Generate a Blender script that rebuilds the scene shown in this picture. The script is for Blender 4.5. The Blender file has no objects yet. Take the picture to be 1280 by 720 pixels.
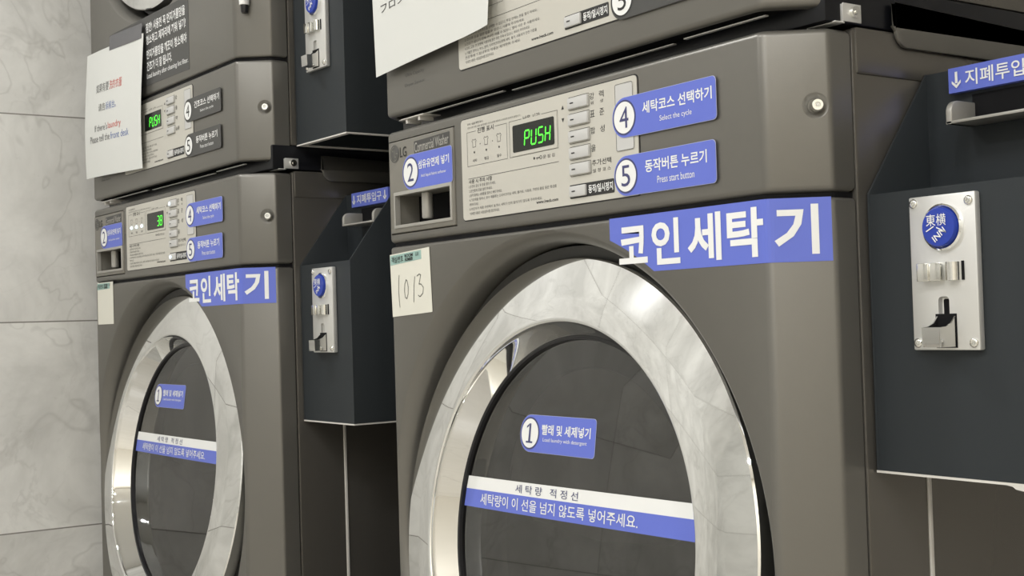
import bpy, bmesh, math, random
from mathutils import Matrix, Vector

random.seed(4)
SC = bpy.context.scene
COL = SC.collection
PI = math.pi

# ------------------------------------------------------------------ camera, light, exposure
cam_d = bpy.data.cameras.new('camera')
cam_d.sensor_width = 36.0
cam_d.lens = 36.0 * 1636.1 / 1280.0
cam_d.clip_start = 0.02
cam = bpy.data.objects.new('camera', cam_d)
COL.objects.link(cam)
RR = Vector((0.5674, 0.8229, -0.0298)); UU = Vector((0.0377, 0.0102, 0.9992)); FF = Vector((-0.8226, 0.5681, 0.0253))
cam.matrix_world = Matrix(((RR.x, UU.x, -FF.x, 1.4466), (RR.y, UU.y, -FF.y, -0.8144), (RR.z, UU.z, -FF.z, 0.979), (0, 0, 0, 1)))
SC.camera = cam

vs = SC.view_settings
vs.view_transform = 'Standard'
try: vs.look = 'None'
except Exception: pass
vs.gamma = 1.0
vs.use_curve_mapping = False
vs.exposure = 0.0

world = bpy.data.worlds.new('world')
SC.world = world
world.use_nodes = True
world.node_tree.nodes['Background'].inputs[0].default_value = (0.9, 0.95, 1.0, 1)
world.node_tree.nodes['Background'].inputs[1].default_value = 0.05

CEIL = 2.5
LIGHTS = [(-0.55, -0.8), (-0.40, -2.5), (0.50, -1.6), (1.50, -1.3), (1.50, -2.5), (2.45, -1.1), (2.45, -2.0), (2.45, -2.9)]
LIGHT_W = 12.5
for i, (x, y) in enumerate(LIGHTS):
    ld = bpy.data.lights.new('downlight_lamp', 'AREA')
    ld.shape = 'DISK'; ld.size = 0.13
    ld.energy = LIGHT_W
    ld.color = (1.0, 0.997, 0.99)
    lo = bpy.data.objects.new('downlight_lamp', ld)
    lo.location = (x, y, CEIL - 0.012)
    COL.objects.link(lo)

# ------------------------------------------------------------------ materials
def mat(name, rgb, rough=0.5, metal=0.0, spec=0.5, bump=0.0, bscale=400.0, mott=0.0, mscale=6.0, emit=None, estr=0.0, coat=0.0):
    m = bpy.data.materials.new(name); m.use_nodes = True
    nt = m.node_tree; b = nt.nodes['Principled BSDF']
    b.inputs['Base Color'].default_value = (*rgb, 1)
    b.inputs['Roughness'].default_value = rough
    b.inputs['Metallic'].default_value = metal
    b.inputs['Specular IOR Level'].default_value = spec
    b.inputs['Coat Weight'].default_value = coat
    if emit:
        b.inputs['Emission Color'].default_value = (*emit, 1)
        b.inputs['Emission Strength'].default_value = estr
    tc = nt.nodes.new('ShaderNodeTexCoord')
    if bump:
        n = nt.nodes.new('ShaderNodeTexNoise'); n.inputs['Scale'].default_value = bscale; n.inputs['Detail'].default_value = 2
        bp = nt.nodes.new('ShaderNodeBump'); bp.inputs['Strength'].default_value = bump; bp.inputs['Distance'].default_value = 0.001
        nt.links.new(tc.outputs['Object'], n.inputs['Vector']); nt.links.new(n.outputs['Fac'], bp.inputs['Height'])
        nt.links.new(bp.outputs['Normal'], b.inputs['Normal'])
    if mott:
        n = nt.nodes.new('ShaderNodeTexNoise'); n.inputs['Scale'].default_value = mscale; n.inputs['Detail'].default_value = 5
        mr = nt.nodes.new('ShaderNodeMapRange')
        mr.inputs['To Min'].default_value = 1 - mott; mr.inputs['To Max'].default_value = 1 + mott
        mx = nt.nodes.new('ShaderNodeMix'); mx.data_type = 'RGBA'; mx.blend_type = 'MULTIPLY'; mx.inputs[0].default_value = 1
        mx.inputs[6].default_value = (*rgb, 1)
        nt.links.new(tc.outputs['Object'], n.inputs['Vector']); nt.links.new(n.outputs['Fac'], mr.inputs['Value'])
        nt.links.new(mr.outputs['Result'], mx.inputs[7]); nt.links.new(mx.outputs[2], b.inputs['Base Color'])
    return m

def glass_mat(name, tint, mixmin):
    m = bpy.data.materials.new(name); m.use_nodes = True
    nt = m.node_tree; nt.nodes.clear()
    out = nt.nodes.new('ShaderNodeOutputMaterial'); mix = nt.nodes.new('ShaderNodeMixShader')
    fr = nt.nodes.new('ShaderNodeFresnel'); fr.inputs['IOR'].default_value = 1.5
    tr = nt.nodes.new('ShaderNodeBsdfTransparent'); tr.inputs['Color'].default_value = (*tint, 1)
    gl = nt.nodes.new('ShaderNodeBsdfGlossy'); gl.inputs['Roughness'].default_value = 0.02
    ad = nt.nodes.new('ShaderNodeMath'); ad.operation = 'ADD'; ad.inputs[1].default_value = mixmin; ad.use_clamp = True
    nt.links.new(fr.outputs[0], ad.inputs[0]); nt.links.new(ad.outputs[0], mix.inputs[0])
    nt.links.new(tr.outputs[0], mix.inputs[1]); nt.links.new(gl.outputs[0], mix.inputs[2]); nt.links.new(mix.outputs[0], out.inputs[0])
    return m

def marble_mat(name, base, dark, light, tile_h, z0, tile_w, y0, axis_u, grout):
    m = bpy.data.materials.new(name); m.use_nodes = True
    nt = m.node_tree; L = nt.links.new
    b = nt.nodes['Principled BSDF']; b.inputs['Roughness'].default_value = 0.28; b.inputs['Specular IOR Level'].default_value = 0.4
    tc = nt.nodes.new('ShaderNodeTexCoord'); sep = nt.nodes.new('ShaderNodeSeparateXYZ'); L(tc.outputs['Object'], sep.inputs[0])
    def math_(op, a, c=None):
        n = nt.nodes.new('ShaderNodeMath'); n.operation = op
        for k, v in ((0, a), (1, c)):
            if v is None: continue
            if isinstance(v, (int, float)): n.inputs[k].default_value = v
            else: L(v, n.inputs[k])
        return n.outputs[0]
    def tile(src, off, size):
        t = math_('DIVIDE', math_('SUBTRACT', src, off), size)
        fl = math_('FLOOR', t); fra = math_('SUBTRACT', t, fl)
        d = math_('MULTIPLY', math_('MINIMUM', fra, math_('SUBTRACT', 1.0, fra)), size)
        return fl, d
    cz, dz = tile(sep.outputs[2], z0, tile_h)
    cu, du = tile(sep.outputs[axis_u], y0, tile_w)
    comb = nt.nodes.new('ShaderNodeCombineXYZ'); L(math_('MULTIPLY', cz, 7.31), comb.inputs[0]); L(math_('MULTIPLY', cu, 3.77), comb.inputs[1]); L(math_('MULTIPLY', cz, 1.9), comb.inputs[2])
    vadd = nt.nodes.new('ShaderNodeVectorMath'); L(tc.outputs['Object'], vadd.inputs[0]); L(comb.outputs[0], vadd.inputs[1])
    def noise(scale, detail, rough, dist=0.0):
        n = nt.nodes.new('ShaderNodeTexNoise'); n.inputs['Scale'].default_value = scale; n.inputs['Detail'].default_value = detail
        n.inputs['Roughness'].default_value = rough; n.inputs['Distortion'].default_value = dist; L(vadd.outputs[0], n.inputs['Vector']); return n.outputs['Fac']
    def vein(scale, dist, w):
        f = noise(scale, 4, 0.55, dist)
        a = math_('ABSOLUTE', math_('SUBTRACT', f, 0.5))
        r = nt.nodes.new('ShaderNodeMapRange'); r.inputs['From Min'].default_value = 0; r.inputs['From Max'].default_value = w
        r.inputs['To Min'].default_value = 1; r.inputs['To Max'].default_value = 0; L(a, r.inputs['Value']); return r.outputs[0]
    def mixc(f, a, c):
        n = nt.nodes.new('ShaderNodeMix'); n.data_type = 'RGBA'
        if isinstance(f, float): n.inputs[0].default_value = f
        else: L(f, n.inputs[0])
        for k, v in ((6, a), (7, c)):
            if isinstance(v, tuple): n.inputs[k].default_value = (*v, 1)
            else: L(v, n.inputs[k])
        return n.outputs[2]
    cloud = nt.nodes.new('ShaderNodeMapRange'); cloud.inputs['From Min'].default_value = 0.36; cloud.inputs['From Max'].default_value = 0.66
    L(noise(4.5, 7, 0.62, 0.6), cloud.inputs['Value'])
    fine = noise(46, 3, 0.6)
    c = mixc(cloud.outputs[0], light, base)
    v1 = math_('MULTIPLY', math_('MULTIPLY', vein(1.9, 1.1, 0.010), noise(3.1, 2, 0.5)), 0.36)
    v2 = math_('MULTIPLY', math_('MULTIPLY', vein(8.0, 1.0, 0.03), math_('POWER', noise(5.0, 2, 0.5), 3.0)), 0.55)
    c = mixc(v1, c, dark); c = mixc(v2, c, dark)
    spk = nt.nodes.new('ShaderNodeMapRange'); spk.inputs['From Min'].default_value = 0.66; spk.inputs['From Max'].default_value = 0.78
    spk.inputs['To Max'].default_value = 0.16; L(fine, spk.inputs['Value'])
    c = mixc(spk.outputs[0], c, dark)
    g = math_('LESS_THAN', math_('MINIMUM', dz, du), 0.0013)
    c = mixc(g, c, grout)
    L(c, b.inputs['Base Color'])
    return m

M = {}
M['paint'] = mat('taupe_paint', (0.172, 0.166, 0.150), 0.36, 0.55, 0.5, bump=0.05, bscale=900, mott=0.03, mscale=3)
M['paint_side'] = mat('taupe_paint_gloss', (0.160, 0.151, 0.136), 0.26, 0.7, 0.5, bump=0.03, bscale=40, mott=0.03)
M['drawer'] = mat('drawer_plastic', (0.20, 0.19, 0.165), 0.4, 0.2, 0.5, bump=0.04, bscale=900)
M['rim'] = mat('drawer_rim', (0.42, 0.41, 0.38), 0.35, 0.4, 0.5)
M['casing'] = mat('door_casing', (0.035, 0.035, 0.033), 0.45, 0, 0.5, bump=0.04)
M['black'] = mat('black_plastic', (0.008, 0.008, 0.010), 0.35, 0, 0.5)
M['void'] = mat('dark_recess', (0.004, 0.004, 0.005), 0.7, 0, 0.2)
M['pan'] = mat('base_pan_steel', (0.006, 0.0065, 0.009), 0.3, 0.2, 0.5, bump=0.05, bscale=30)
M['box'] = mat('coin_box_coating', (0.025, 0.030, 0.034), 0.5, 0.1, 0.35, bump=0.05, bscale=1200, mott=0.05)
M['chrome'] = mat('polished_chrome', (0.86, 0.87, 0.87), 0.025, 1.0, 0.5, mott=0.01)
M['steel'] = mat('brushed_steel', (0.72, 0.72, 0.70), 0.42, 0.6, 0.5, bump=0.03, bscale=300)
M['steel_bright'] = mat('bright_steel', (0.80, 0.80, 0.77), 0.15, 1.0, 0.5)
M['scoop'] = mat('scoop_chrome', (0.55, 0.55, 0.54), 0.12, 1.0)
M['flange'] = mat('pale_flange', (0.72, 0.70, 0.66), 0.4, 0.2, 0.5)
M['plate'] = mat('control_plate_foil', (0.56, 0.545, 0.49), 0.38, 0.15, 0.5, mott=0.02, mscale=20)
M['button'] = mat('button_plastic', (0.56, 0.56, 0.55), 0.35, 0.1, 0.5)
M['ink'] = mat('black_ink', (0.02, 0.02, 0.02), 0.6)
M['ink_soft'] = mat('grey_ink', (0.09, 0.09, 0.085), 0.6)
M['blue'] = mat('blue_vinyl', (0.122, 0.165, 0.60), 0.42, 0, 0.45, mott=0.02, mscale=20)
M['navy'] = mat('navy_ink', (0.055, 0.060, 0.16), 0.5)
M['edge'] = mat('sticker_edge', (0.42, 0.44, 0.62), 0.5)
M['white'] = mat('white_vinyl', (0.80, 0.81, 0.80), 0.45, 0, 0.4)
M['lower_white'] = mat('pale_print', (0.58, 0.61, 0.78), 0.5)
M['char'] = mat('charcoal_vinyl', (0.062, 0.062, 0.060), 0.45, 0, 0.45)
M['paper'] = mat('white_paper', (0.66, 0.67, 0.645), 0.75, 0, 0.2, bump=0.08, bscale=60)
M['paper_old'] = mat('card_paper', (0.70, 0.69, 0.61), 0.6, 0, 0.3, mott=0.05, mscale=18)
M['teal'] = mat('teal_tape', (0.30, 0.46, 0.42), 0.5, mott=0.08, mscale=60)
M['red_ink'] = mat('red_ink', (0.60, 0.13, 0.11), 0.6)
M['blue_ink'] = mat('blue_ink', (0.13, 0.19, 0.42), 0.6)
M['grey_ink'] = mat('mid_grey_ink', (0.13, 0.13, 0.13), 0.6)
M['royal'] = mat('royal_blue_enamel', (0.018, 0.048, 0.36), 0.3, 0, 0.5)
M['lcd'] = mat('display_window', (0.010, 0.012, 0.010), 0.25, 0, 0.4)
M['led'] = mat('green_led', (0.02, 0.3, 0.02), 0.5, emit=(0.10, 1.0, 0.05), estr=1.6)
M['led_white'] = mat('white_led', (0.6, 0.7, 0.8), 0.5, emit=(0.70, 0.88, 1.0), estr=1.3)
M['tape'] = mat('clear_tape', (0.10, 0.10, 0.11), 0.2, 0, 0.5)
M['pane'] = glass_mat('door_pane', (0.45, 0.45, 0.43), 0.10)
M['rubber'] = mat('grey_rubber', (0.03, 0.03, 0.03), 0.5, bump=0.05)
M['drum'] = mat('drum_steel', (0.30, 0.30, 0.29), 0.35, 0.9)
M['pen_white'] = mat('pen_white', (0.78, 0.78, 0.76), 0.35)
M['marble'] = marble_mat('marble_tile', (0.52, 0.515, 0.49), (0.20, 0.19, 0.17), (0.70, 0.695, 0.665), 0.408, 0.1893, 0.816, 0.32, 1, (0.22, 0.21, 0.19))
M['marble_front'] = marble_mat('marble_front', (0.56, 0.555, 0.525), (0.25, 0.24, 0.22), (0.68, 0.675, 0.64), 0.408, 0.1893, 0.816, 0.32, 0, (0.22, 0.21, 0.19))
M['back_wall'] = mat('dark_back_wall', (0.42, 0.41, 0.39), 0.7, mott=0.03)
M['cream'] = mat('cream_plaster', (0.80, 0.75, 0.65), 0.7, mott=0.02, bump=0.03, bscale=80)
M['white_wall'] = mat('white_plaster', (0.78, 0.77, 0.74), 0.7, bump=0.03, bscale=80)
M['pier'] = mat('taupe_pier', (0.07, 0.066, 0.058), 0.5, mott=0.05)
M['plinth'] = mat('dark_plinth_stone', (0.10, 0.097, 0.09), 0.5, mott=0.1, mscale=12)
M['floor'] = marble_mat('floor_tile', (0.52, 0.49, 0.43), (0.32, 0.28, 0.24), (0.56, 0.53, 0.47), 50.0, -20.3, 0.6, 0.05, 1, (0.25, 0.23, 0.2))

# ------------------------------------------------------------------ object helpers
S = Matrix.Identity(4)          # transform of the stack being built
ORG = Vector((0, 0, 0))         # base point of the thing being built

def finish(name, bm, m, parent=None, smooth=None, label=None, recalc=True):
    if recalc: bmesh.ops.recalc_face_normals(bm, faces=bm.faces[:])
    me = bpy.data.meshes.new(name)
    bm.to_mesh(me); bm.free()
    me.transform(Matrix.Translation(-ORG))
    me.materials.append(M[m])
    if smooth:
        for p in me.polygons: p.use_smooth = True
        try: me.set_sharp_from_angle(angle=math.radians(smooth))
        except Exception: pass
    o = bpy.data.objects.new(name, me)
    COL.objects.link(o)
    if parent: o.parent = parent
    if label: o['label'] = label
    return o

def thing(name, label, cat, org, group=None):
    global ORG
    ORG = Vector(org)
    o = bpy.data.objects.new(name, None)
    o.empty_display_size = 0.05
    COL.objects.link(o)
    o.matrix_world = S @ Matrix.Translation(ORG)
    o['label'] = label; o['category'] = cat
    if group: o['group'] = group
    return o

def tag(o, label, cat, group=None):
    o['label'] = label; o['category'] = cat
    if group: o['group'] = group
    return o

def place(o):                    # a one-mesh thing
    o.matrix_world = S @ Matrix.Translation(ORG)
    return o

def add_box(bm, x0, x1, y0, y1, z0, z1, bev=0.0, seg=2):
    t = bmesh.new()
    bmesh.ops.create_cube(t, size=1)
    for v in t.verts:
        v.co = Vector(((x0 + x1) / 2 + v.co.x * (x1 - x0), (y0 + y1) / 2 + v.co.y * (y1 - y0), (z0 + z1) / 2 + v.co.z * (z1 - z0)))
    if bev: bmesh.ops.bevel(t, geom=t.edges[:], offset=bev, segments=seg, profile=0.5, affect='EDGES')
    return join(bm, t)

def join(bm, t):
    me = bpy.data.meshes.new('tmp'); t.to_mesh(me); t.free(); bm.from_mesh(me); bpy.data.meshes.remove(me)
    return bm

def boxm(*a, **k): return add_box(bmesh.new(), *a, **k)

def add_prism(bm, pts, z0, z1, axis='z', bev=0.0, which='both', seg=2):
    """pts: closed 2D polygon. axis z: (x,y); axis x: (y,z); axis y: (x,z)"""
    t = bmesh.new()
    def P(a, b, c):
        return {'z': (a, b, c), 'x': (c, a, b), 'y': (a, c, b)}[axis]
    lo = [t.verts.new(P(a, b, z0)) for a, b in pts]; hi = [t.verts.new(P(a, b, z1)) for a, b in pts]
    t.faces.new(lo[::-1]); t.faces.new(hi)
    n = len(pts)
    for i in range(n): t.faces.new((lo[i], lo[(i + 1) % n], hi[(i + 1) % n], hi[i]))
    bmesh.ops.recalc_face_normals(t, faces=t.faces[:])
    if bev:
        ed = []
        for e in t.edges:
            a = e.verts[0] in lo and e.verts[1] in lo; b = e.verts[0] in hi and e.verts[1] in hi
            if (a and which in ('both', 'lo')) or (b and which in ('both', 'hi')): ed.append(e)
        bmesh.ops.bevel(t, geom=ed, offset=bev, segments=seg, profile=0.5, affect='EDGES')
    return join(bm, t)

def add_lathe(bm, prof, tf, seg=96, close=False):
    """prof: (r, y) pairs; tf maps local (x,y,z) (axis = y) to the thing's space"""
    t = bmesh.new(); rings = []
    for r, y in prof:
        if r < 1e-6: rings.append([t.verts.new(tf(0, y, 0))])
        else: rings.append([t.verts.new(tf(r * math.cos(2 * PI * i / seg), y, r * math.sin(2 * PI * i / seg))) for i in range(seg)])
    for a, b in zip(rings, rings[1:]):
        for i in range(seg):
            j = (i + 1) % seg
            if len(a) == 1: t.faces.new((a[0], b[i], b[j]))
            elif len(b) == 1: t.faces.new((a[i], a[j], b[0]))
            else: t.faces.new((a[i], a[j], b[j], b[i]))
    return join(bm, t)

def shift(c): return lambda x, y, z: (c[0] + x, c[1] + y, c[2] + z)

def add_cyl(bm, c, r, y0, y1, seg=32, bev=0.0):
    b = bev
    pr = [(0, y0), (r - b, y0), (r, y0 + b), (r, y1), (0, y1)] if b else [(0, y0), (r, y0), (r, y1), (0, y1)]
    return add_lathe(bm, pr, shift((c[0], 0, c[1])), seg)

def add_cylx(bm, c, r, x0, x1, seg=24):           # axis along x, c = (y, z)
    return add_lathe(bm, [(0, x0), (r, x0), (r, x1), (0, x1)], lambda a, h, b: (h, c[0] + a, c[1] + b), seg)

def boolean_cut(bm, cutter):
    a = bpy.data.meshes.new('a'); bmesh.ops.recalc_face_normals(bm, faces=bm.faces[:]); bm.to_mesh(a); bm.free()
    c = bpy.data.meshes.new('c'); bmesh.ops.recalc_face_normals(cutter, faces=cutter.faces[:]); cutter.to_mesh(c); cutter.free()
    oa = bpy.data.objects.new('a', a); oc = bpy.data.objects.new('c', c)
    COL.objects.link(oa); COL.objects.link(oc)
    md = oa.modifiers.new('b', 'BOOLEAN'); md.operation = 'DIFFERENCE'; md.object = oc; md.solver = 'EXACT'
    dg = bpy.context.evaluated_depsgraph_get()
    me = bpy.data.meshes.new_from_object(oa.evaluated_get(dg))
    r = bmesh.new(); r.from_mesh(me)
    bpy.data.objects.remove(oa); bpy.data.objects.remove(oc)
    for x in (a, c, me): bpy.data.meshes.remove(x)
    return r

# ---- flat artwork: built in (u, v, h) and mapped onto a surface
def rrect(u0, u1, v0, v1, r=0.0, n=5):
    rs = r if isinstance(r, (list, tuple)) else [r] * 4      # bl, br, tr, tl
    out = []
    for (cu, cv, q, su, sv), rr in zip(((u0, v0, 2, 1, 1), (u1, v0, 3, -1, 1), (u1, v1, 0, -1, -1), (u0, v1, 1, 1, -1)), rs):
        if rr <= 0: out.append((cu, cv)); continue
        k = n if rr < 0.012 else 14
        for i in range(k + 1):
            a = (q + i / k) * PI / 2
            out.append((cu + su * rr + rr * math.cos(a), cv + sv * rr + rr * math.sin(a)))
    return out

def ell(cu, cv, ru, rv=None, n=40):
    rv = rv or ru
    return [(cu + ru * math.cos(2 * PI * i / n), cv + rv * math.sin(2 * PI * i / n)) for i in range(n)]

def add_poly(bm, pts, h):
    vs_ = [bm.verts.new((u, v, h)) for u, v in pts]
    try: bm.faces.new(vs_)
    except ValueError: pass

def add_stroke(bm, pts, w, h):
    for (a, b), (c, d) in zip(pts, pts[1:]):
        L = math.hypot(c - a, d - b) or 1e-9
        tu, tv = (c - a) / L * w / 2, (d - b) / L * w / 2
        add_poly(bm, [(a - tu * .6 - tv, b - tv * .6 + tu), (a - tu * .6 + tv, b - tv * .6 - tu), (c + tu * .6 + tv, d + tv * .6 - tu), (c + tu * .6 - tv, d + tv * .6 + tu)], h)

TX = {}
def text_geo(body, bold):
    k = (body, bold)
    if k not in TX:
        c = bpy.data.curves.new('txt', 'FONT'); c.body = body; c.resolution_u = 3; c.offset = bold
        o = bpy.data.objects.new('txt', c); COL.objects.link(o)
        dg = bpy.context.evaluated_depsgraph_get()
        me = bpy.data.meshes.new_from_object(o.evaluated_get(dg))
        V = [(v.co.x, v.co.y) for v in me.vertices]; F = [tuple(p.vertices) for p in me.polygons]
        bpy.data.objects.remove(o); bpy.data.curves.remove(c); bpy.data.meshes.remove(me)
        us = [v[0] for v in V]; ws = [v[1] for v in V]
        TX[k] = (V, F, min(us), max(us), min(ws), max(ws))
    return TX[k]

def add_text(bm, body, u0, u1, v0, v1, h, bold=0.0, slope=0.0):
    V, F, a, b, c, d = text_geo(body, bold)
    vv = []
    for x, y in V:
        u = u0 + (x - a) / (b - a) * (u1 - u0)
        vv.append(bm.verts.new((u, v0 + (y - c) / (d - c) * (v1 - v0) + slope * (u - u0), h)))
    for f in F:
        try: bm.faces.new([vv[i] for i in f])
        except ValueError: pass

def solid(bm, pts, h0, h1):
    lo = [bm.verts.new((u, v, h0)) for u, v in pts]; hi = [bm.verts.new((u, v, h1)) for u, v in pts]
    bm.faces.new(hi)
    n = len(pts)
    for i in range(n): bm.faces.new((lo[i], lo[(i + 1) % n], hi[(i + 1) % n], hi[i]))

def mapped(bm, mapper, ucuts=(), vcuts=()):
    for axis, cs in ((0, ucuts), (1, vcuts)):
        for cc in cs:
            no = Vector((1, 0, 0)) if axis == 0 else Vector((0, 1, 0))
            bmesh.ops.bisect_plane(bm, geom=bm.verts[:] + bm.edges[:] + bm.faces[:], plane_co=no * cc, plane_no=no, dist=1e-7)
    for v in bm.verts: v.co = Vector(mapper(v.co.x, v.co.y, v.co.z))
    return bm

def art(name, m, parent, mapper, fn, ucuts=(), vcuts=(), label=None, recalc=False):
    bm = bmesh.new(); fn(bm)
    return finish(name, mapped(bm, mapper, ucuts, vcuts), m, parent, label=label, recalc=recalc)

def flat(y): return lambda u, v, h: (u, y - h, v)

SEG = {'P': 'abefg', 'U': 'bcdef', 'S': 'acdfg', 'H': 'bcefg', '3': 'abcdg', '8': 'abcdefg', '6': 'acdefg'}
def add_digit(bm, ch, u, v, w, hgt, h, slant=0.10, t=None):
    t = t or w * 0.2; m_ = hgt / 2; g = t * 0.12
    def hb(y): return [(g, y), (t / 2 + g, y + t / 2), (w - t / 2 - g, y + t / 2), (w - g, y), (w - t / 2 - g, y - t / 2), (t / 2 + g, y - t / 2)]
    def vb(x, y0, y1): return [(x, y0 + g), (x + t / 2, y0 + t / 2 + g), (x + t / 2, y1 - t / 2 - g), (x, y1 - g), (x - t / 2, y1 - t / 2 - g), (x - t / 2, y0 + t / 2 + g)]
    P = {'a': hb(hgt), 'g': hb(m_), 'd': hb(0), 'f': vb(0, m_, hgt), 'b': vb(w, m_, hgt), 'e': vb(0, 0, m_), 'c': vb(w, 0, m_)}
    for s in SEG[ch]: add_poly(bm, [(u + a + slant * b, v + b) for a, b in P[s]], h)

# ------------------------------------------------------------------ the room
def struct(o): o['kind'] = 'structure'; return o
ORG = Vector((0, 0, 0))
XL, XR, YB, YF = -1.20, 3.0, 0.98, -3.4
struct(finish('floor', boxm(XL - .1, XR + .1, YF - .1, YB + .1, -0.1, 0), 'floor'))
struct(finish('wall_left', boxm(XL - .1, XL, YF, YB, 0, CEIL), 'marble'))
struct(finish('wall_back', boxm(XL - .1, XR + .1, YB, YB + .1, 0, CEIL), 'back_wall'))
struct(finish('wall_right', boxm(XR, XR + .1, YF, YB, 0, CEIL), 'cream'))
struct(finish('wall_front', boxm(XL - .1, XR + .1, YF - .1, YF, 0, CEIL), 'marble_front'))
ceiling = struct(finish('ceiling', boxm(XL - .1, XR + .1, YF - .1, YB + .1, CEIL, CEIL + .1), 'white_wall'))
for x, y in LIGHTS:
    bm = bmesh.new()
    add_lathe(bm, [(0.068, 0), (0.071, -0.012), (0.085, -0.012), (0.09, 0)], lambda a, h, b, x=x, y=y: (x + a, y + b, CEIL + h), 40)
    finish('downlight_ring', bm, 'white', ceiling, 30)
struct(finish('trim_1', boxm(XL, 1.099, -0.03, YB, 0, 0.22, bev=0.004), 'plinth'))      # the plinth under the machines

# ------------------------------------------------------------------ machine front profile (plan)
XC = 0.653; XS = 0.6895; YS = 0.0442                      # crease, right corner, its depth
FLEN = math.hypot(XS - XC, YS)
DX, DY = (XS - XC) / FLEN, YS / FLEN
def arc_corner(p0, p, p1, r, n=6):
    """rounded corner points"""
    p0, p, p1 = Vector(p0), Vector(p), Vector(p1)
    a = (p0 - p).normalized(); b = (p1 - p).normalized()
    ang = a.angle(b); t = r / math.tan(ang / 2)
    c = p + (a + b).normalized() * (r / math.sin(ang / 2))
    s, e = p + a * t, p + b * t
    out = []
    a0 = math.atan2(s.y - c.y, s.x - c.x); a1 = math.atan2(e.y - c.y, e.x - c.x)
    d = (a1 - a0 + PI) % (2 * PI) - PI
    for i in range(n + 1):
        q = a0 + d * i / n
        out.append((c.x + r * math.cos(q), c.y + r * math.sin(q)))
    return out
def plan(yb, inset=0.0):
    rp = arc_corner((0.3, 0), (XC, 0), (XS, YS), 0.012, 4) + arc_corner((XC, 0), (XS, YS), (XS, yb), 0.010, 6)
    lf = [(0.653 - x, y) for x, y in rp][::-1]
    return lf + rp + [(XS, yb), (0.653 - XS, yb)]
def wrap(u, v, h):                                       # arc length along the front -> point
    if u <= XC - 0.006: return (u, -h, v)
    e = u - XC
    n0 = Vector((0, -1)); n1 = Vector((DY, -DX))
    # rounded crease approximated by the same fillet
    if e >= 0.006:
        return (XC + DX * e + n1.x * h, DY * e + n1.y * h, v)
    f = (e + 0.006) / 0.012
    pts = arc_corner((0.3, 0), (XC, 0), (XS, YS), 0.012, 8)
    k = f * 8; i = min(7, int(k)); g = k - i
    x = pts[i][0] * (1 - g) + pts[i + 1][0] * g; y = pts[i][1] * (1 - g) + pts[i + 1][1] * g
    n = (n0 * (1 - f) + n1 * f).normalized()
    return (x + n.x * h, y + n.y * h, v)
WCUTS = [XC + d for d in (-0.0061, -0.003, 0, 0.003, 0.0061)]
def facet_frame(e, z):                                   # point and outward normal on the right facet
    return Vector((XC + DX * e, DY * e, z)), Vector((DY, -DX, 0))

# ------------------------------------------------------------------ stickers
def pill(parent, mapper, u0, u1, v0, v1, digit, ko, en, kofit, enfit, field='blue', ring='navy', dtext='navy', ucuts=(), vcuts=(), label=None, digit_w=0.30):
    """sticker: rounded left end with a white number disc, korean line, small english line"""
    hh = v1 - v0; rr = hh / 2
    r0 = 0.0045
    out = rrect(u0, u1, v0, v1, [rr * .96, r0, r0, rr * .96])
    inn = rrect(u0 + .0004, u1 - .0004, v0 + .0004, v1 - .0004, [rr * .95, r0, r0, rr * .95])
    st = art('instruction_sticker', 'edge' if field == 'blue' else field, parent, mapper, lambda b: solid(b, out, 0, 0.0003), ucuts, vcuts, label)
    art('sticker_field', field, st, mapper, lambda b: add_poly(b, inn, 0.0005), ucuts, vcuts)
    cu, cv = u0 + rr * 0.93, (v0 + v1) / 2
    art('number_ring', ring, st, mapper, lambda b: add_poly(b, ell(cu, cv, rr * .87), 0.0007), ucuts, vcuts)
    art('number_disc', 'white', st, mapper, lambda b: add_poly(b, ell(cu, cv, rr * .78), 0.0009), ucuts, vcuts)
    dw = rr * (0.22 if digit == '1' else 0.34)
    def num(b):
        if digit == '1':
            w, t = rr * .095, rr * .52
            add_poly(b, [(cu - w, cv - t), (cu + w, cv - t), (cu + w, cv + t), (cu - w * .6, cv + t)], .0011)
            add_poly(b, [(cu - w, cv + t * .72), (cu - w * .6, cv + t), (cu - rr * .30, cv + t * .70), (cu - rr * .30, cv + t * .50)], .0011)
            for k in (-1, 1): add_poly(b, [(cu + k * w, cv - t), (cu + k * rr * .30, cv - t), (cu + k * rr * .30, cv - t * .82), (cu + k * w, cv - t * .82)], .0011)
        else: add_text(b, digit, cu - dw, cu + dw, cv - rr * .52, cv + rr * .52, 0.0011)
    art('number', dtext, st, mapper, num, ucuts, vcuts)
    def let(b):
        add_text(b, ko, *kofit, 0.0008, bold=0.018)
        add_text(b, en, *enfit, 0.0008, bold=0.0)
    art('lettering', 'white', st, mapper, let, ucuts, vcuts)
    return st

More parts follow.
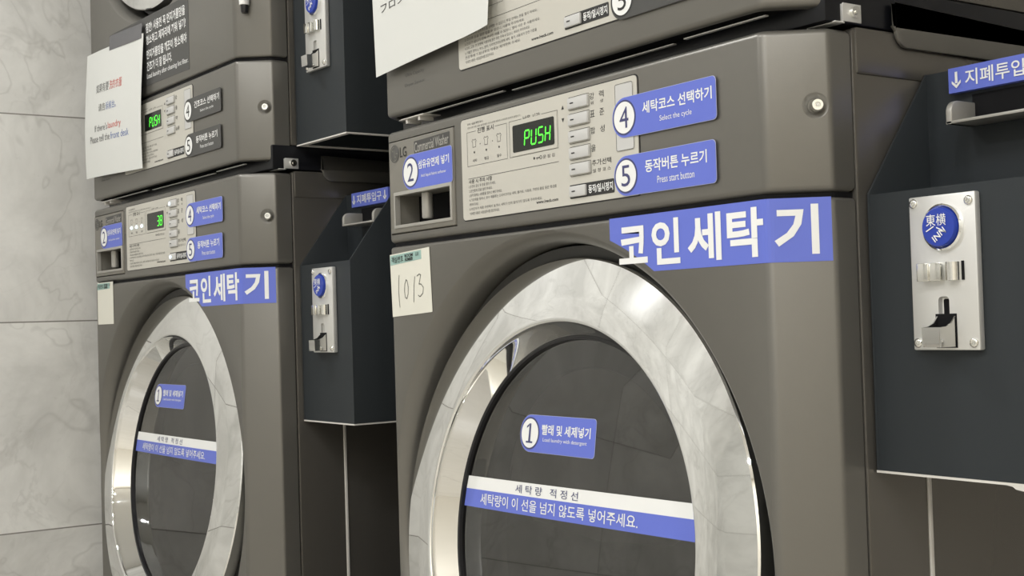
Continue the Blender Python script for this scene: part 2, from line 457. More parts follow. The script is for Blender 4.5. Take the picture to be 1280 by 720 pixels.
# ------------------------------------------------------------------ control plate shared by washer and dryer
def control_plate(root, z0, washer, digits, lit=False):
    """z0 = bottom of plate"""
    x0, x1, z1 = 0.1752, 0.4895, z0 + 0.1155
    f = flat(-0.0002)
    bm = bmesh.new()
    solid(bm, rrect(x0 - .0012, x1 + .0012, z0 - .0012, z1 + .0012, 0.005), -0.0005, 0.0005)
    finish('plate_shadow_gap', mapped(bm, flat(0)), 'black', root)
    bm = bmesh.new(); solid(bm, rrect(x0, x1, z0, z1, 0.0045), -0.0005, 0.0014)
    pl = finish('control_plate', mapped(bm, flat(0)), 'plate', root)
    H = 0.0016
    p = flat(0)
    D = z0 - 1.0963
    # raised strip at the right
    art('raised_strip', 'button', pl, p, lambda b: solid(b, rrect(0.4575, 0.4838, 1.1415 + D, 1.2065 + D, 0.002), 0.0012, 0.0020))
    def strip_line(b):
        q = rrect(0.4575, 0.4838, 1.1415 + D, 1.2065 + D, 0.002); add_stroke(b, q + q[:1], 0.0005, 0.0022)
    art('strip_outline', 'ink_soft', pl, p, strip_line)
    # display
    art('display_bezel', 'plate', pl, p, lambda b: solid(b, rrect(0.2765, 0.3605, 1.1580 + D, 1.1960 + D, 0.002), 0.001, 0.0019))
    art('display', 'lcd', pl, p, lambda b: solid(b, rrect(0.2805, 0.3562, 1.1618 + D, 1.1912 + D, 0.002), 0.001, 0.0023))
    def dig(b):
        n = len(digits)
        for i, ch in enumerate(digits):
            add_digit(b, ch, 0.3530 - (n - i) * 0.0126, 1.1668 + D, 0.0083, 0.0160, 0.0026)
    art('display_digits', 'led', pl, p, dig)
    # printed lines
    def line_art(b):
        w = 0.0005
        for u0, u1, a, c, gap in ((0.1878, 0.2685, 1.1573, 1.1962, (0.2065, 0.246)), (0.2735, 0.3620, 1.1573, 1.1966, (0.2965, 0.334))):
            a += D; c += D
            add_stroke(b, [(gap[0], c), (u0, c), (u0, a), (u1, a), (u1, c), (gap[1], c)], w, H)
        add_stroke(b, [(0.1885, 1.1430 + D), (0.3620, 1.1430 + D)], 0.0006, H)
        for k, bx in enumerate(BTN):
            if not washer and k == 4: continue
            q = rrect(bx[0] - .001, bx[1] + .001, bx[2] + D - .001, bx[3] + D + .001, 0.0015)
            add_stroke(b, q + q[:1], 0.0005, H)
    BTN = [(0.3825, 0.4150, a, a + 0.0115) for a in (1.1935, 1.1765, 1.1592, 1.1424, 1.1257)] + [(0.3812, 0.4080, 1.1036, 1.1148)]
    art('printed_lines', 'ink_soft', pl, p, line_art)
    word = lambda nm, fn: art(nm, 'ink', pl, p, fn)
    word('progress_heading', lambda b: add_text(b, '진행 표시', 0.2098, 0.2430, 1.1928 + D, 1.1990 + D, H, .01))
    word('time_heading', lambda b: add_text(b, '남은 시간', 0.3000, 0.3308, 1.1932 + D, 1.1992 + D, H, .01))
    word('caution_heading', lambda b: add_text(b, '사용 시 주의 사항', 0.1890, 0.2370, 1.1370 + D, 1.1420 + D, H, .01))
    word('web_address', lambda b: add_text(b, 'www.lgecb.com', 0.3200, 0.3590, 1.1016 + D, 1.1060 + D, H, .02))
    word('up_arrow', lambda b: add_text(b, '▲', .3690, .3735, 1.1958 + D, 1.2002 + D, H))
    word('down_arrow', lambda b: add_text(b, '▼', .3690, .3735, 1.1822 + D, 1.1866 + D, H))
    def course(b):
        if washer:
            for t, u, v in (('강', .4168, 1.1985), ('력', .4320, 1.1985), ('표', .4168, 1.1808), ('준', .4320, 1.1808), ('합', .4168, 1.1640), ('성', .4320, 1.1640), ('울', .4168, 1.1462)):
                add_text(b, t, u, u + .0072, v + D, v + .0068 + D, H, .002)
            add_text(b, '추가선택', .4172, .4480, 1.1318 + D, 1.1378 + D, H, .008)
            add_text(b, '설 정 코 스', .4180, .4470, 1.1250 + D, 1.1288 + D, H)
            add_text(b, '위     생', .4180, .4380, 1.1933 + D, 1.1966 + D, H)
        else:
            for t, v in (('강', 1.1975), ('중', 1.1800), ('약', 1.1630), ('송풍', 1.1450)):
                add_text(b, t, .4185, .4185 + .0075 * len(t), v + D, v + .0066 + D, H, .008)
    word('course_words', course)
    if washer:
        def lock(b):
            add_text(b, '●', .3170, .3200, 1.1500 + D, 1.1530 + D, H)
            add_stroke(b, [(.3225, 1.1513 + D), (.3285, 1.1513 + D)], .0009, H); add_stroke(b, [(.3235, 1.1513 + D), (.3235, 1.1495 + D)], .0007, H)
            q = ell(.3305, 1.1513 + D, .0018, n=14); add_stroke(b, q + q[:1], .0006, H)
            add_text(b, '문 잠 김', .3345, .3550, 1.1492 + D, 1.1530 + D, H)
        word('door_lock_print', lock)
        def steps(b):
            for (t, u0, u1, v0) in (('세탁', .1985, .2075, 1.1610), ('헹굼', .2225, .2315, 1.1610), ('탈수', .2485, .2570, 1.1610)):
                add_text(b, t, u0, u1, v0 + D, v0 + .0036 + D, H)
            # a garment outline over each progress step
            for cu in (.2024, .2270, .2528):
                q = [(-.003, .005), (-.0045, .003), (-.003, .0015), (-.003, -.004), (.003, -.004), (.003, .0015), (.0045, .003), (.003, .005), (.001, .0042), (-.001, .0042), (-.003, .005)]
                add_stroke(b, [(cu + a, 1.1822 + D + c) for a, c in q], .0005, H)
            for cu in (.2147, .2400): add_poly(b, ell(cu, 1.1805 + D, .0007, n=10), H)
            if not lit:
                for cu in (.2024, .2270, .2528): add_poly(b, ell(cu, 1.1722 + D, .0013, n=14), H)
        word('progress_print', steps)
    def small(b):
        if washer:
            rows = [('1.운전이 끝난 후 문을 열어 주세요.', .2440), ('2.운전중에 문을 열지 마세요.', .2370), ('3.동작 중에는 세제통을 열거나 빼지 마세요.', .2560),
                    ('4.기모제품 등이나, 방수 제품류는 드라이크리닝 세탁, 불가로, 식용유, 가연성 물질 묻은 옷감을', .3570), ('   세탁하지 마세요.', .2080),
                    ('5.어린이가 제품 주변에서 놀거나, 세탁기 안에 들어가지 않도록 주의하세요.', .3310), ('*상세한 내용은 사용설명서를 참조하세요.', .2500)]
        else:
            rows = [('1.옷감 종류에 건조코스를 선택할 수 있으니, 투입 전에는 문을 열지 마세요.', .3320), ('2.건조중 문을 열면 멈출 수 있으니, 사용에 주의하세요.', .3080), ('3.건조가 끝나기 전에 꺼내면 마를 수 있으니, 열이 식은 후 사용하세요.', .3370),
                    ('4.고무, 고무, 면, 담뱃재, 식용유등 묻은 옷은 화재 수 있으니, 꺼내시 주의하세요.', .3180), ('5.기름진 것이나, 왁스, 먼지, 드라이크리닝용제 세탁, 불가, 사용자가 안전 기준을', .3300), ('  건조후에 드럼내부의 의류는 제거하여 주세요.', .3000), ('*상세한 내용은 사용설명서를 참조하세요.', .2480)]
        for i, (t, u1) in enumerate(rows):
            v = 1.1322 - i * 0.00515 + D
            add_text(b, t, 0.1890, u1, v, v + 0.0034, H)
    art('fine_print', 'ink_soft', pl, p, small)
    def small2(b):
        add_text(b, '도어→닫음 확인 표시', 0.1890, 0.2210, 1.2042 + D, 1.2068 + D, H, .01)
        add_text(b, '코인 4개 이후 세탁 동작버튼 1번 누르면 세탁이 시작되며 도어가 잠깁니다.', 0.1890, 0.2960, 1.2000 + D, 1.2024 + D, H)
    art('coin_note_print', 'ink_soft', pl, p, small2)
    # buttons
    for k, bx in enumerate(BTN):
        if not washer and k == 4: continue
        if k == 5:
            art('start_label', 'ink', pl, p, lambda b: solid(b, rrect(0.3796, 0.4515, 1.1022 + D, 1.1162 + D, 0.0015), 0.001, 0.0018))
            art('start_lettering', 'white', pl, p, lambda b: add_text(b, '동작/일시정지', 0.4110, 0.4500, 1.1050 + D, 1.1135 + D, 0.0021, .02))
        bm = bmesh.new()
        add_box(bm, bx[0], bx[1], -0.0046, -0.0010, bx[2] + D, bx[3] + D, bev=0.0012)
        finish('button', bm, 'button', pl, 40)
        on = lit and k in (0, 5)
        def mark(b):
            if on: add_poly(b, ell(bx[0] + .007, (bx[2] + bx[3]) / 2 + D, .0048, .0030, 16), 0.0049)
            else: add_stroke(b, [(bx[0] + .0055, (bx[2] + bx[3]) / 2 + D), (bx[0] + .0105, (bx[2] + bx[3]) / 2 + D)], .0012, 0.0049)
        art('button_lamp' if on else 'button_mark', 'led_white' if on else 'ink', pl, p, mark)
    if lit:
        for cu in (.2024, .2270, .2528):
            art('progress_lamp', 'led_white', pl, p, lambda b: add_poly(b, ell(cu, 1.1722 + D, .0062, .0030, 16), 0.0022))
    return pl

def lock_cut(bm, z):
    P, N = facet_frame(0.0455, z); T = Vector((DX, DY, 0))
    def tf(a, h, b): q = P + T * (a - .0012) + Vector((0, 0, 1)) * b + N * (-h); return (q.x, q.y, q.z)
    c = bmesh.new(); add_lathe(c, [(0, -0.004), (0.0118, -0.004), (0.0112, 0.0002), (0.0095, 0.0008), (0.0062, 0.0032), (0, 0.0032)], tf, 40)
    return boolean_cut(bm, c)
def key_lock(root, z):
    P, N = facet_frame(0.0455, z)
    T = Vector((DX, DY, 0))
    def tf(a, h, b): q = P + T * a + Vector((0, 0, 1)) * b + N * (-h); return (q.x, q.y, q.z)
    bm = bmesh.new(); add_lathe(bm, [(0.0056, 0.002), (0.0056, -0.0040), (0.0046, -0.0056), (0.0024, -0.0056), (0.0019, -0.0042), (0, -0.0042)], tf, 28)
    lk = finish('key_lock', bm, 'steel_bright', root, 40)
    bm = bmesh.new(); add_lathe(bm, [(0.0017, -0.0037), (0.0009, -0.0055), (0, -0.0055)], tf, 16)
    finish('lock_pin', bm, 'steel', lk, 40)

# ------------------------------------------------------------------ round door
def door(root, cx, cz, tilt, yhole=True):
    ca, sa = math.cos(tilt), math.sin(tilt)
    def tf(x, y, z): return (cx + x, y * ca + z * sa, cz - y * sa + z * ca)
    bm = bmesh.new()
    add_lathe(bm, [(0.286, 0.070), (0.2995, 0.062), (0.3005, 0.024), (0.2985, 0.022)], tf, 160)
    dr = finish('door', bm, 'casing', root, 40)
    bm = bmesh.new(); add_lathe(bm, [(0.2990, 0.046), (0.3115, 0.044), (0.3120, 0.066)], lambda x, y, z: (cx + x, y, cz + z), 160)
    finish('recess_floor', bm, 'casing', dr, 40)
    # chrome ring, gently crowned
    pr = [(0.2985, 0.026), (0.3018, 0.024), (0.3018, 0.0068), (0.3000, 0.0050), (0.2670, -0.0012), (0.2355, -0.0068)]
    pr += [(0.2355 - 0.0045 * math.sin(a), -0.0068 + 0.0045 * (1 - math.cos(a)) - 0.0008 * math.sin(a)) for a in [i * PI / 12 for i in range(1, 7)]]
    for i in range(1, 9):
        f = i / 8; pr.append((0.2310 + (0.2185 - 0.2310) * f, -0.0030 + 0.0285 * f))
    bm = bmesh.new(); add_lathe(bm, pr, tf, 240)
    finish('chrome_ring', bm, 'chrome', dr, 24, label='mirror chrome ring')
    bm = bmesh.new(); add_lathe(bm, [(0.2190, 0.0255), (0.2178, 0.0245), (0.2150, 0.0250), (0.2140, 0.032)], tf, 160)
    finish('pane_gasket', bm, 'black', dr, 40)
    # pane with a flat rim and a shallow dome
    pr = [(0.2150, 0.0290), (0.1950, 0.0290)]
    for i in range(1, 15):
        r = 0.1950 * (1 - i / 14); pr.append((r, pane_y(r)))
    bm = bmesh.new(); add_lathe(bm, pr, tf, 160)
    finish('glass_pane', bm, 'pane', dr, 30)
    # what lies behind the pane: moulded bowl collar, then the drum
    bm = bmesh.new(); add_lathe(bm, [(0.214, 0.034), (0.200, 0.040), (0.186, 0.044), (0.180, 0.060), (0.176, 0.0635)], tf, 120)
    finish('bowl_collar', bm, 'rubber', dr, 40)
    bm = bmesh.new(); add_lathe(bm, [(0.176, 0.060), (0.172, 0.064), (0.120, 0.067), (0.0, 0.068)], tf, 120)
    finish('inner_bowl', bm, 'casing', dr, 40)
    return dr, tf

def pane_y(r):
    if r >= 0.195: return 0.029
    return 0.029 - 0.0035 * (1 - (r / 0.195) ** 2)

def door_map(tf):
    def mp(u, v, h): return tf(u, pane_y(math.hypot(u, v)) - h - 0.0003, v)
    return mp

def front_panel(root, z0, z1, cx, cz, name):
    bm = bmesh.new(); add_prism(bm, plan(0.070), z0, z1, 'z', bev=0.0035, seg=3)
    cut = bmesh.new()
    pr = [(0, -0.03), (0.3280, -0.03), (0.3280, -0.0002), (0.3255, 0.0012), (0.3215, 0.0050), (0.3170, 0.0120), (0.3145, 0.022), (0.3135, 0.0675), (0.0, 0.0675)]
    add_lathe(cut, pr, shift((cx, 0, cz)), 160)
    return finish(name, boolean_cut(bm, cut), 'paint', root, 32)

# ------------------------------------------------------------------ washing machine
DC = (0.3220, 0.7464)
def washing_machine(label, digits, lit, sticker_uv, strip):
    root = thing('washing_machine', label, 'washing machine', (0.32, 0.36, 0.22), 'coin washing machines')
    # cabinet
    bm = bmesh.new(); add_box(bm, -0.0385, 0.6915, 0.0715, 0.72, 0.245, 1.2235, bev=0.003)
    cab = finish('cabinet', bm, 'paint_side', root, 40)
    bm = bmesh.new(); add_box(bm, -0.0395, 0.6935, 0.0745, 0.72, 1.1835, 1.2250, bev=0.003)
    finish('top_band', bm, 'paint_side', cab, 40)
    bm = bmesh.new(); add_box(bm, 0.6913, 0.6938, 0.1490, 0.1535, 0.26, 0.838, bev=0.0008)  # edge trim, coloured pale to stand in for a lamp's glint
    finish('side_trim_glint', bm, 'flange', cab, 40, label='thin trim line, its glint painted pale')
    for x in (0.02, 0.63):
        for y in (0.12, 0.66):
            bm = bmesh.new(); add_lathe(bm, [(0, 0.22), (0.025, 0.22), (0.025, 0.23), (0.012, 0.235), (0.012, 0.246), (0, 0.246)], lambda a, h, b, x=x, y=y: (x + a, y + b, h), 24)
            finish('foot', bm, 'black', root, 40)
    front_panel(root, 0.262, 1.0765, DC[0], DC[1], 'front_panel')
    # control panel with the drawer opening
    bm = bmesh.new(); add_prism(bm, plan(0.0705), 1.0812, 1.2218, 'z', bev=0.006, seg=4)
    bm = lock_cut(boolean_cut(bm, boxm(0.0040, 0.1590, -0.02, 0.045, 1.0915, 1.2090)), 1.1550)
    finish('control_panel', bm, 'paint', root, 32)
    bm = bmesh.new(); add_prism(bm, plan(0.0700), 1.0760, 1.0815, 'z')
    for v in bm.verts: v.co.x = 0.3265 + (v.co.x - 0.3265) * 0.99; v.co.y += 0.004
    finish('panel_seam', bm, 'void', root)
    # detergent drawer
    bm = bmesh.new(); add_box(bm, 0.0052, 0.1578, -0.0018, 0.044, 1.0928, 1.2078, bev=0.0018)
    bm = boolean_cut(bm, boxm(0.0190, 0.1500, -0.02, 0.034, 1.1010, 1.1400))
    dw = finish('detergent_drawer', bm, 'drawer', root, 40)
    bm = bmesh.new(); solid(bm, rrect(0.0165, 0.1530, 1.0985, 1.1440, 0.003), 0.0010, 0.0030)
    bm = mapped(bm, flat(0))
    bm = boolean_cut(solid_frame(0.0165, 0.1530, 1.0985, 1.1440, -0.0034, 0.004), boxm(0.0205, 0.1500, -0.02, 0.03, 1.1025, 1.1395)); 
    finish('pull_rim', bm, 'rim', dw, 40)
    bm = bmesh.new(); add_box(bm, 0.0190, 0.1500, 0.0325, 0.0338, 1.1012, 1.1398)
    finish('pull_recess', bm, 'void', dw)
    bm = bmesh.new(); add_lathe(bm, [(0, 1.1080), (0.0062, 1.1080), (0.0070, 1.110), (0.0070, 1.1395), (0, 1.1395)], lambda a, h, b: (0.0700 + a, 0.014 + b, h), 20)
    finish('drawer_latch', bm, 'rim', dw, 40)
    bm = bmesh.new(); add_box(bm, 0.130, 0.1495, 0.010, 0.030, 1.1120, 1.1350, bev=0.002)
    finish('drawer_catch', bm, 'drawer', dw, 40)
    yd = flat(-0.0018)
    # maker's mark: disc with a stylised face, and two letters
    art('emblem', 'ink_soft', dw, yd, lambda b: add_poly(b, ell(0.0200, 1.1924, 0.0112, n=36), 0.0003))
    def face(b):
        q = [(0.0200 + 0.0088 * math.cos(a * PI / 180), 1.1924 + 0.0088 * math.sin(a * PI / 180)) for a in range(95, 361, 12)]
        add_stroke(b, q + [(0.0240, 1.1924)], 0.0011, 0.0005)
        add_stroke(b, [(0.0203, 1.1965), (0.0203, 1.1885), (0.0235, 1.1885)], 0.0011, 0.0005)
        add_poly(b, ell(0.0162, 1.1962, 0.0012, n=12), 0.0005)
    art('emblem_face', 'drawer', dw, yd, face)
    art('maker_letters', 'ink', dw, yd, lambda b: add_text(b, 'LG', 0.0338, 0.0500, 1.1862, 1.1990, 0.0003, .012))
    sl = 0.10
    tilted = lambda u, v, h: yd(u, v + (u - 0.07) * 0.02, h)
    dl = art('drawer_label', 'char', dw, tilted, lambda b: solid(b, rrect(0.0690, 0.1510, 1.1862, 1.2020, 0.001), 0, 0.0004))
    art('drawer_lettering', 'rim', dw, tilted, lambda b: add_text(b, 'Commercial Washer', 0.0705, 0.1490, 1.1880, 1.2000, 0.0007, .01))
    pill(root, flat(-0.0024), 0.0405, 0.1565, 1.1435, 1.1868, '2', '섬유유연제 넣기', 'Add liquid fabric softener', (0.0790, 0.1500, 1.1668, 1.1775), (0.0850, 0.1430, 1.1555, 1.1600))
    control_plate(root, 1.0963, True, digits, lit)
    f = flat(0.0)
    up = flat(-0.0022)
    pill(root, up, 0.4530, 0.5992, 1.1530, 1.1925, '4', '세탁코스 선택하기', 'Select the cycle', (0.4985, 0.5940, 1.1722, 1.1838), (0.5230, 0.5670, 1.1606, 1.1672))
    pill(root, up, 0.4530, 0.5965, 1.0965, 1.1358, '5', '동작버튼 누르기', 'Press start button', (0.5000, 0.5850, 1.1160, 1.1280), (0.5170, 0.5680, 1.1045, 1.1112))
    key_lock(root, 1.1550)
    # banner
    z0, z1 = 1.0222, 1.0768
    cut = DC
    def banner(b):
        u0, u1 = 0.4405, 0.7075
        # lower left corner follows the rim of the door opening
        pts = [(u1, z0), (u1, z1), (u0, z1)]
        R = 0.3310
        a0 = math.acos((u0 - DC[0]) / R); a1 = math.asin((z0 - DC[1]) / R)
        for i in range(13):
            a = a0 + (a1 - a0) * i / 12; pts.append((DC[0] + R * math.cos(a), DC[1] + R * math.sin(a)))
        solid(b, pts, 0.0, 0.0004)
    bn = art('banner_sticker', 'blue', root, wrap, banner, WCUTS, label='wide blue sticker with five large white characters')
    def btext(b):
        for ch, u0, u1, v0, v1 in (('코', .4545, .4970, 1.0308, 1.0668), ('인', .5035, .5430, 1.0278, 1.0705), ('세', .5535, .5975, 1.0280, 1.0712), ('탁', .6050, .6490, 1.0280, 1.0712), ('기', .6590, .6965, 1.0285, 1.0712)):
            add_text(b, ch, u0, u1, v0, v1, 0.0008, .026)
    art('banner_lettering', 'white', bn, wrap, btext, WCUTS)
    # door
    dr, tf = door(root, DC[0], DC[1], math.radians(6.387))
    dm = door_map(tf)
    u0, v0, w = sticker_uv
    cuts = [-0.16 + 0.02 * i for i in range(17)]
    pill(root, dm, u0, u0 + w, v0, v0 + 0.0420, '1', '빨래 및 세제넣기', 'Load laundry with detergent', (u0 + .0425, u0 + w - .0085, v0 + .0205, v0 + .0320), (u0 + .0455, u0 + w - .0140, v0 + .0120, v0 + .0172), ucuts=cuts, vcuts=(v0 + .01, v0 + .02, v0 + .03))
    t0, slope = strip
    sm = lambda u, v, h: dm(u, v + slope * (u + 0.2), h)
    cuts = [-0.2 + 0.02 * i for i in range(21)]
    def chord(v): return math.sqrt(0.2130 ** 2 - v * v)
    def band(va, vb):
        return [(-chord(va), va), (chord(va + .006), va), (chord(vb + .006), vb), (-chord(vb), vb)]
    lv = art('level_strip', 'blue', root, sm, lambda b: solid(b, band(t0 - .0360, t0 - .0150), 0, 0.0003), cuts, label='blue and white filling-level strip')
    art('strip_white_half', 'white', lv, sm, lambda b: solid(b, band(t0 - .0150, t0), 0, 0.0003), cuts)
    def s1(b):
        add_text(b, '세탁량 적정선'.replace('', ' ').strip(), -0.1040, 0.0135, t0 - .0125, t0 - .0030, 0.0007, 0.0)
    art('strip_heading', 'navy', lv, sm, s1, cuts)
    art('strip_lettering', 'white', lv, sm, lambda b: add_text(b, '세탁량이 이 선을 넘지 않도록 넣어주세요.', -0.1770, 0.1120, t0 - .0320, t0 - .0185, 0.0007, .006), cuts)
    return root

def solid_frame(u0, u1, v0, v1, y0, y1):
    return boxm(u0, u1, y0, y1, v0, v1, bev=0.0012)

# ------------------------------------------------------------------ dryer
def dryer(label, group='stacked dryers'):
    root = thing('tumble_dryer', label, 'tumble dryer', (0.32, 0.36, 1.2265), group)
    bm = bmesh.new(); add_box(bm, -0.0385, 0.6915, 0.0715, 0.72, 1.2640, 2.218, bev=0.003)
    finish('cabinet', bm, 'paint_side', root, 40)
    # base pan between the two machines
    bm = bmesh.new(); add_box(bm, -0.030, 0.6905, 0.040, 0.715, 1.2268, 1.2640, bev=0.002)
    pan = finish('base_pan', bm, 'pan', root, 40)
    for (x0, x1, y, z, t) in ((0.004, 0.240, 0.0150, 1.2372, .0012), (0.250, 0.520, 0.0200, 1.2368, .0012), (0.540, 0.645, 0.0150, 1.2372, .0012)):
        bm = bmesh.new(); add_box(bm, x0, x1, y, y + 0.004, z, z + t)
        finish('pan_flange', bm, 'steel', pan)
    bm = bmesh.new()
    add_box(bm, 0.020, 0.075, 0.008, 0.034, 1.2350, 1.2368, bev=.0006); add_box(bm, 0.030, 0.034, 0.010, 0.030, 1.2300, 1.2352); add_box(bm, 0.060, 0.064, 0.010, 0.030, 1.2300, 1.2352)
    finish('levelling_bracket', bm, 'flange', pan, 40)
    # corner bracket with its screw, and the side stacking strip
    bm = bmesh.new()
    add_box(bm, 0.6915, 0.6930, 0.0600, 0.0830, 1.2280, 1.2440, bev=.0004)
    add_box(bm, 0.6600, 0.6925, 0.0500, 0.0620, 1.2262, 1.2276, bev=.0003)
    add_box(bm, 0.6890, 0.6930, 0.0590, 0.0605, 1.2262, 1.2430, bev=.0003)
    br = finish('stacking_bracket', bm, 'steel', root, 40)
    bm = bmesh.new(); add_cylx(bm, (0.0735, 1.2365), 0.0052, 0.693, 0.6960); add_cylx(bm, (0.0735, 1.2365), 0.0022, 0.696, 0.6972)
    finish('bracket_screw', bm, 'steel_bright', br, 40)
    pts = [(0.66, 1.2125)]
    pts = [(0.700, 1.2105), (0.700, 1.2325), (0.1180, 1.2290), (0.1225, 1.2245)] + [(0.1375 - 0.015 * math.cos(a), 1.2255 - 0.015 * math.sin(a)) for a in [i * PI / 16 for i in range(9)]]
    bm = bmesh.new(); add_prism(bm, pts, 0.6945, 0.6985, 'x', bev=0.0012)
    finish('stacking_strip', bm, 'paint', root, 40, label='long taupe strip with a rounded lower corner')
    # fronts
    bm = bmesh.new(); add_prism(bm, plan(0.0705), 1.2405, 1.3955, 'z', bev=0.0055, seg=4)
    cut = bmesh.new(); add_prism(cut, [(0.3265 + (x - 0.3265) * .975, y + .008) for x, y in plan(0.0705)], 1.20, 1.2665, 'z')
    bm = lock_cut(boolean_cut(bm, cut), 1.3220)
    shade_filler = bmesh.new(); add_prism(shade_filler, [(0.3265 + (x - 0.3265) * .974, y + .0085) for x, y in plan(0.06)], 1.2440, 1.2655, 'z')
    finish('panel_shade_filler', shade_filler, 'void', root)  # near-black block in the hollow underside, painting in its shade
    finish('control_panel', bm, 'paint', root, 32)
    bm = bmesh.new(); add_prism(bm, plan(0.0700), 1.3950, 1.4005, 'z')
    for v in bm.verts: v.co.x = 0.3265 + (v.co.x - 0.3265) * 0.99; v.co.y += 0.004
    finish('panel_seam', bm, 'void', root)
    front_panel(root, 1.4000, 2.212, 0.3172, 1.853, 'front_panel')
    door(root, 0.3172, 1.853, 0.0)
    control_plate(root, 1.2705, False, 'PUSH')
    key_lock(root, 1.3220)
    up = flat(-0.0022)
    pill(root, up, 0.4560, 0.6040, 1.3255, 1.3632, '4', '건조코스 선택하기', 'Select the cycle', (0.5000, 0.5980, 1.3445, 1.3560), (0.5230, 0.5750, 1.3345, 1.3400), 'char', 'ink', 'ink')
    pill(root, up, 0.4560, 0.6010, 1.2680, 1.3058, '5', '동작버튼 누르기', 'Press start button', (0.5040, 0.5880, 1.2870, 1.2985), (0.5200, 0.5720, 1.2770, 1.2828), 'char', 'ink', 'ink')
    art('capacity_print', 'ink_soft', root, flat(0), lambda b: (add_text(b, 'Ultra Capacity', 0.050, 0.095, 1.2830, 1.2885, 0.0004), add_text(b, 'Dryer Sensor', 0.048, 0.096, 1.2710, 1.2760, 0.0004)))
    return root

def lint_poster(root):
    """charcoal notice on the left dryer's front"""
    global ORG
    f = lambda u, v, h: (u, -h, v - (u - 0.12) * 0.014)
    st = art('lint_notice', 'char', root, f, lambda b: solid(b, rrect(0.1190, 0.4785, 1.4180, 1.5400, 0.001), 0, 0.0004), label='charcoal sticker with white lint filter notice')
    def t(b):
        add_text(b, '잠깐! 사용전 꼭 먼지거름망을', 0.2915, 0.4660, 1.5105, 1.5275, 0.0008, .02)
        add_text(b, '청소하고 제자리에 끼워 넣기!', 0.2915, 0.4680, 1.4895, 1.5060, 0.0008, .02)
        add_text(b, '먼지거름망을 깨끗이 청소해야', 0.2925, 0.4705, 1.4640, 1.4805, 0.0008, .02)
        add_text(b, '건조가 더 잘 됩니다.', 0.2925, 0.4060, 1.4430, 1.4595, 0.0008, .02)
        add_text(b, 'Load laundry after cleaning lint filter.', 0.2925, 0.4750, 1.4275, 1.4385, 0.0008, .006)
    art('lint_lettering', 'white', st, f, t)

